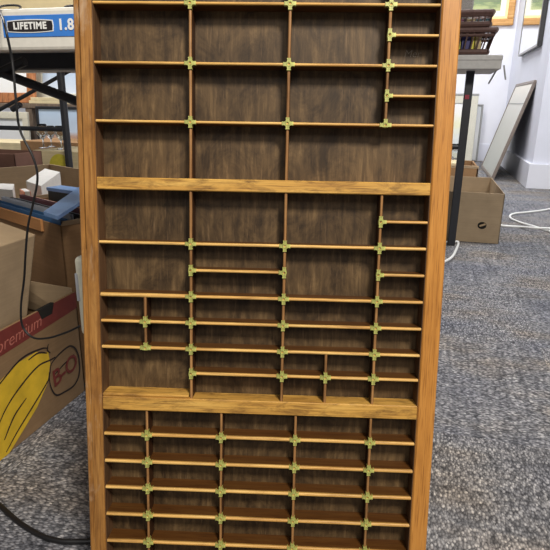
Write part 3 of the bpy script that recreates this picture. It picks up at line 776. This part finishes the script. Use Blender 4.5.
t = MB().box(-.10, .0, -.045, .045, 0, .14, .012, 3).build('cushion', M['speckle']); t.location = (pa.x, GY + .13, p_rt2.z - .0185); tag(t, 'grey speckled cushion propped in the upper basket', 'cushion')

# ------------------------------------------------------------------ painting on the back wall
WY = 6.5
px0, px1 = .30, .93
z0p = atY(505, 25.5, WY - .03).z
paint = empty('framed_painting', ((px0 - .6 + px1) / 2, WY - .04, z0p)); tag(paint, 'landscape painting in a wide gold frame, hanging on the back wall', 'painting')
w = (px1 - px0 + .6) / 2; hP = 1.0
def ringbox(m_, w, h0, h1, f, y0, y1, bev=.004):
    m_.box(-w, w, y0, y1, h0, h0 + f, bev); m_.box(-w, w, y0, y1, h1 - f, h1, bev); m_.box(-w, -w + f, y0, y1, h0 + f - .002, h1 - f + .002, bev); m_.box(w - f, w, y0, y1, h0 + f - .002, h1 - f + .002, bev)
    return m_
ringbox(MB(), w, 0, hP, .07, 0, .038, .008).build('frame', M['gold'], paint)
ringbox(MB(), w - .065, .065, hP - .065, .03, .010, .034).build('slip', M['gold_inner'], paint)
ringbox(MB(), w - .09, .09, hP - .09, .06, .018, .03, .001).build('mount', M['mount'], paint)
MB().box(-w + .14, w - .14, .022, .03, .14, hP - .14).build('canvas', M['landscape'], paint)

# mirror hanging on the side of the wall projection
my0, my1 = 4.66, 5.72; zm = 1.09
mir = empty('wall_mirror', (.97, (my0 + my1) / 2, zm)); tag(mir, 'black edged mirror hanging on the white side wall', 'mirror')
d2 = (my1 - my0) / 2; hM = 1.3
def ringx(m_, d, h0, h1, f, x0, x1, bev=.003):
    m_.box(x0, x1, -d, d, h0, h0 + f, bev); m_.box(x0, x1, -d, d, h1 - f, h1, bev); m_.box(x0, x1, -d, -d + f, h0 + f - .002, h1 - f + .002, bev); m_.box(x0, x1, d - f, d, h0 + f - .002, h1 - f + .002, bev)
    return m_
ringx(MB(), d2, 0, hM, .02, -.042, -.036).build('frame', M['silver'], mir)
ringx(MB(), d2 - .001, .001, hM - .001, .03, -.0365, -.001).build('frame_edge', M['black_edge'], mir)
MB().box(-.038, -.032, -d2 + .018, d2 - .018, .018, hM - .018).build('mirror_glass', M['mirror'], mir)

# framed print leaning against the same wall
hL = math.hypot(.95 - .716, .837)
lean = math.atan2(.955 - .716, .837)
lp_ = empty('framed_print', (.712, 5.21, .0), (0, lean, 0)); tag(lp_, 'large pale print in a thin taupe frame, leaning on the white side wall', 'picture')
d3 = .54
ringx(MB(), d3, 0.004, hL, .028, 0, .026).build('frame', M['frame_brown'], lp_)
MB().box(.006, .014, -d3 + .022, d3 - .022, .026, hL - .022).build('print_sheet', M['cream_print'], lp_)
MB().box(.0045, .0056, -d3 + .028, d3 - .028, hL - .20, hL - .19).build('fold_line', M['frame_grey'], lp_)
MB().box(.015, .024, -d3 + .02, d3 - .02, .02, hL - .02).build('backing', M['black_edge'], lp_)

# ------------------------------------------------------------------ carton under the grey table, with hand hole
BYb = 2.215
bxr = .522; hb = .238
cw = .42
rb, rw, rd = carton('cardboard_box', 'open tan carton with a round hand hole, under the grey table', bxr - cw, bxr, BYb, BYb + .62, hb, M['card_grey'])
ph = atY(482, 225.5, BYb); 
cc = Vector((ph.x - (bxr - cw / 2), -rd - .0008, ph.z))
pts = [cc + Vector((.020 * math.cos(a), 0, .017 * math.sin(a))) for a in [2 * math.pi * k / 24 for k in range(24)]]
hh_ = MB().prism(pts, (0, .002, 0)).build('hand_hole', M['hole'], rb)
MB().box(cc.x - .012, cc.x + .017, cc.y - .005, cc.y + .001, cc.z - .003, cc.z + .006, .002, mtx=Matrix.Translation(cc) @ Matrix.Rotation(-.4, 4, 'Y') @ Matrix.Translation(-cc)).build('hole_tab', M['card_tan'], hh_)

# wooden crate behind, holding framed things
pk = atZ(477.5, 170, .12)
kx = .575; ky0 = 4.35
kr = empty('wooden_crate', (kx - .30, ky0 + .3, 0)); tag(kr, 'low brown crate on the floor behind the tan carton', 'crate')
m_ = MB()
m_.box(-.30, .30, -.3, -.285, 0, .14, .003); m_.box(-.30, .30, .285, .3, 0, .14, .003); m_.box(-.30, -.285, -.3, .3, 0, .14, .003); m_.box(.285, .30, -.3, .3, 0, .14, .003); m_.box(-.29, .29, -.29, .29, 0, .012)
m_.build('crate_walls', M['card_brown'], kr)
ringbox(MB(), .301, .13, .15, .008, -.302, -.284, .001).build('rim', M['card_tan'], kr)
t = block('stationery_box', 'cream paper box lying in the low brown crate', 'box', Vector((.36, 4.62, 0)), .16, .3, .013, .155, R(0), ('card_cream', 'card_cream'))
pz = atY(457.5, 150, 4.86)
t = empty('glass_bowl', (pz.x, 4.86, .013)); tag(t, 'clear glass vase standing in the low brown crate', 'vase')
MB().lathe([(.03, 0), (.035, .01), (.03, .08), (.05, .17), (.055, .215), (.05, .25), (.046, .25), (.05, .215), (.045, .17), (.025, .09), (.02, .02)], 24).build('vase_body', M['glass'], t, True)

# pictures leaning against the back wall under the grey table
def wall_pic(label, x0, x1, Y, h, fw, fmat, pmat, lean, topmat=None, d=.03):
    t = empty('framed_picture', ((x0 + x1) / 2, Y, 0), (R(-lean), 0, 0)); tag(t, label, 'picture')
    w = (x1 - x0) / 2
    ringbox(MB(), w, 0.003, h, fw, 0, d, .004).build('frame', M[fmat], t)
    MB().box(-w + fw - .004, w - fw + .004, .010, .022, fw - .002, h - fw + .004).build('picture_sheet', M[pmat], t)
    if topmat: MB().box(-w - .004, w + .004, -.004, d + .002, h - .002, h + .022, .003).build('top_moulding', M[topmat], t)
    return t
wall_pic('pale sketch in a wide cream frame with grey top moulding, leaning on the back wall', .02, .655, 6.27, .735, .085, 'frame_cream', 'sketch_pic', 6, 'frame_grey')
wall_pic('narrow grey edged panel leaning on the back wall behind the cream framed sketch', .30, .725, 6.39, .64, .02, 'frame_grey', 'white_pic', 3, None, .02)

# white cables on the carpet
zc2 = .006
cable('white cable looping over the carpet right of the tan carton', [atZ(600, 198, zc2), atZ(550, 209, zc2), atZ(530, 212, zc2), atZ(513, 214, zc2), atZ(510.5, 218, zc2), atZ(520, 222.5, zc2), atZ(534, 226.5, zc2), atZ(550, 231.5, zc2), atZ(590, 243, zc2)], .0065, 'cable_white')
cable('straight white cable running out from behind the tan carton', [atZ(497, 225, zc2), atZ(505, 226, zc2), atZ(520, 227, zc2), atZ(534, 228, zc2 + .016), atZ(545, 228.3, zc2 + .016), atZ(570, 229, zc2)], .0065, 'cable_white')
cable('short white cable coming forward past the black table leg', [atZ(440, 241, zc2), atZ(450, 242.5, zc2), atZ(458, 242, zc2), atZ(456, 250, zc2), atZ(452, 257, zc2), atZ(445, 261.5, zc2), atZ(436, 264, zc2)], .0060, 'cable_white')

# ------------------------------------------------------------------ light
w_ = bpy.data.worlds.new('World'); bpy.context.scene.world = w_; w_.use_nodes = True
bg = w_.node_tree.nodes['Background']; bg.inputs['Color'].default_value = (.97, .98, 1, 1); bg.inputs['Strength'].default_value = .2
def area(name, loc, target, size, power, col=(1, 1, 1), sy=None):
    l = bpy.data.lights.new(name, 'AREA'); l.energy = power; l.color = col; l.size = size
    if sy: l.shape = 'RECTANGLE'; l.size_y = sy
    o = bpy.data.objects.new(name, l); C.objects.link(o); o.location = loc
    o.rotation_euler = (Vector(target) - Vector(loc)).to_track_quat('-Z', 'Y').to_euler(); return o
area('ceiling_panel_front', (.92, -1.12, 2.15), (0, .1, .4), .30, 60, (1, .94, .84), .34)
area('front_fill', (.9, -3.0, 2.7), (.1, .1, .5), 1.2, 26, (1, .96, .90), .8)  # added fill behind the camera, brightens the front-facing surfaces
area('ceiling_panel_right', (1.0, 2.6, 2.9), (1.0, 2.7, 0), 1.2, 80, (.97, .98, 1), .6)
area('ceiling_panel_back', (.1, 5.0, 2.9), (.3, 5.8, .5), 1.2, 62, (.97, .98, 1), .6)
area('ceiling_panel_left', (-2.6, 1.9, 2.9), (-2.5, 2.6, .4), 1.2, 85, (1, .98, .95), .6)

# ------------------------------------------------------------------ camera
cam = bpy.data.cameras.new('Camera'); cam.sensor_width = 36; cam.sensor_fit = 'HORIZONTAL'; cam.lens = 36.0
cam.clip_start = .02
co = bpy.data.objects.new('Camera', cam); C.objects.link(co)
up = -DN
mw = Matrix((RT, up, -FW)).transposed().to_4x4(); mw.translation = CAM
co.matrix_world = mw
sc = bpy.context.scene; sc.camera = co
sc.view_settings.view_transform = 'Standard'; sc.view_settings.look = 'None'; sc.view_settings.exposure = 0.0
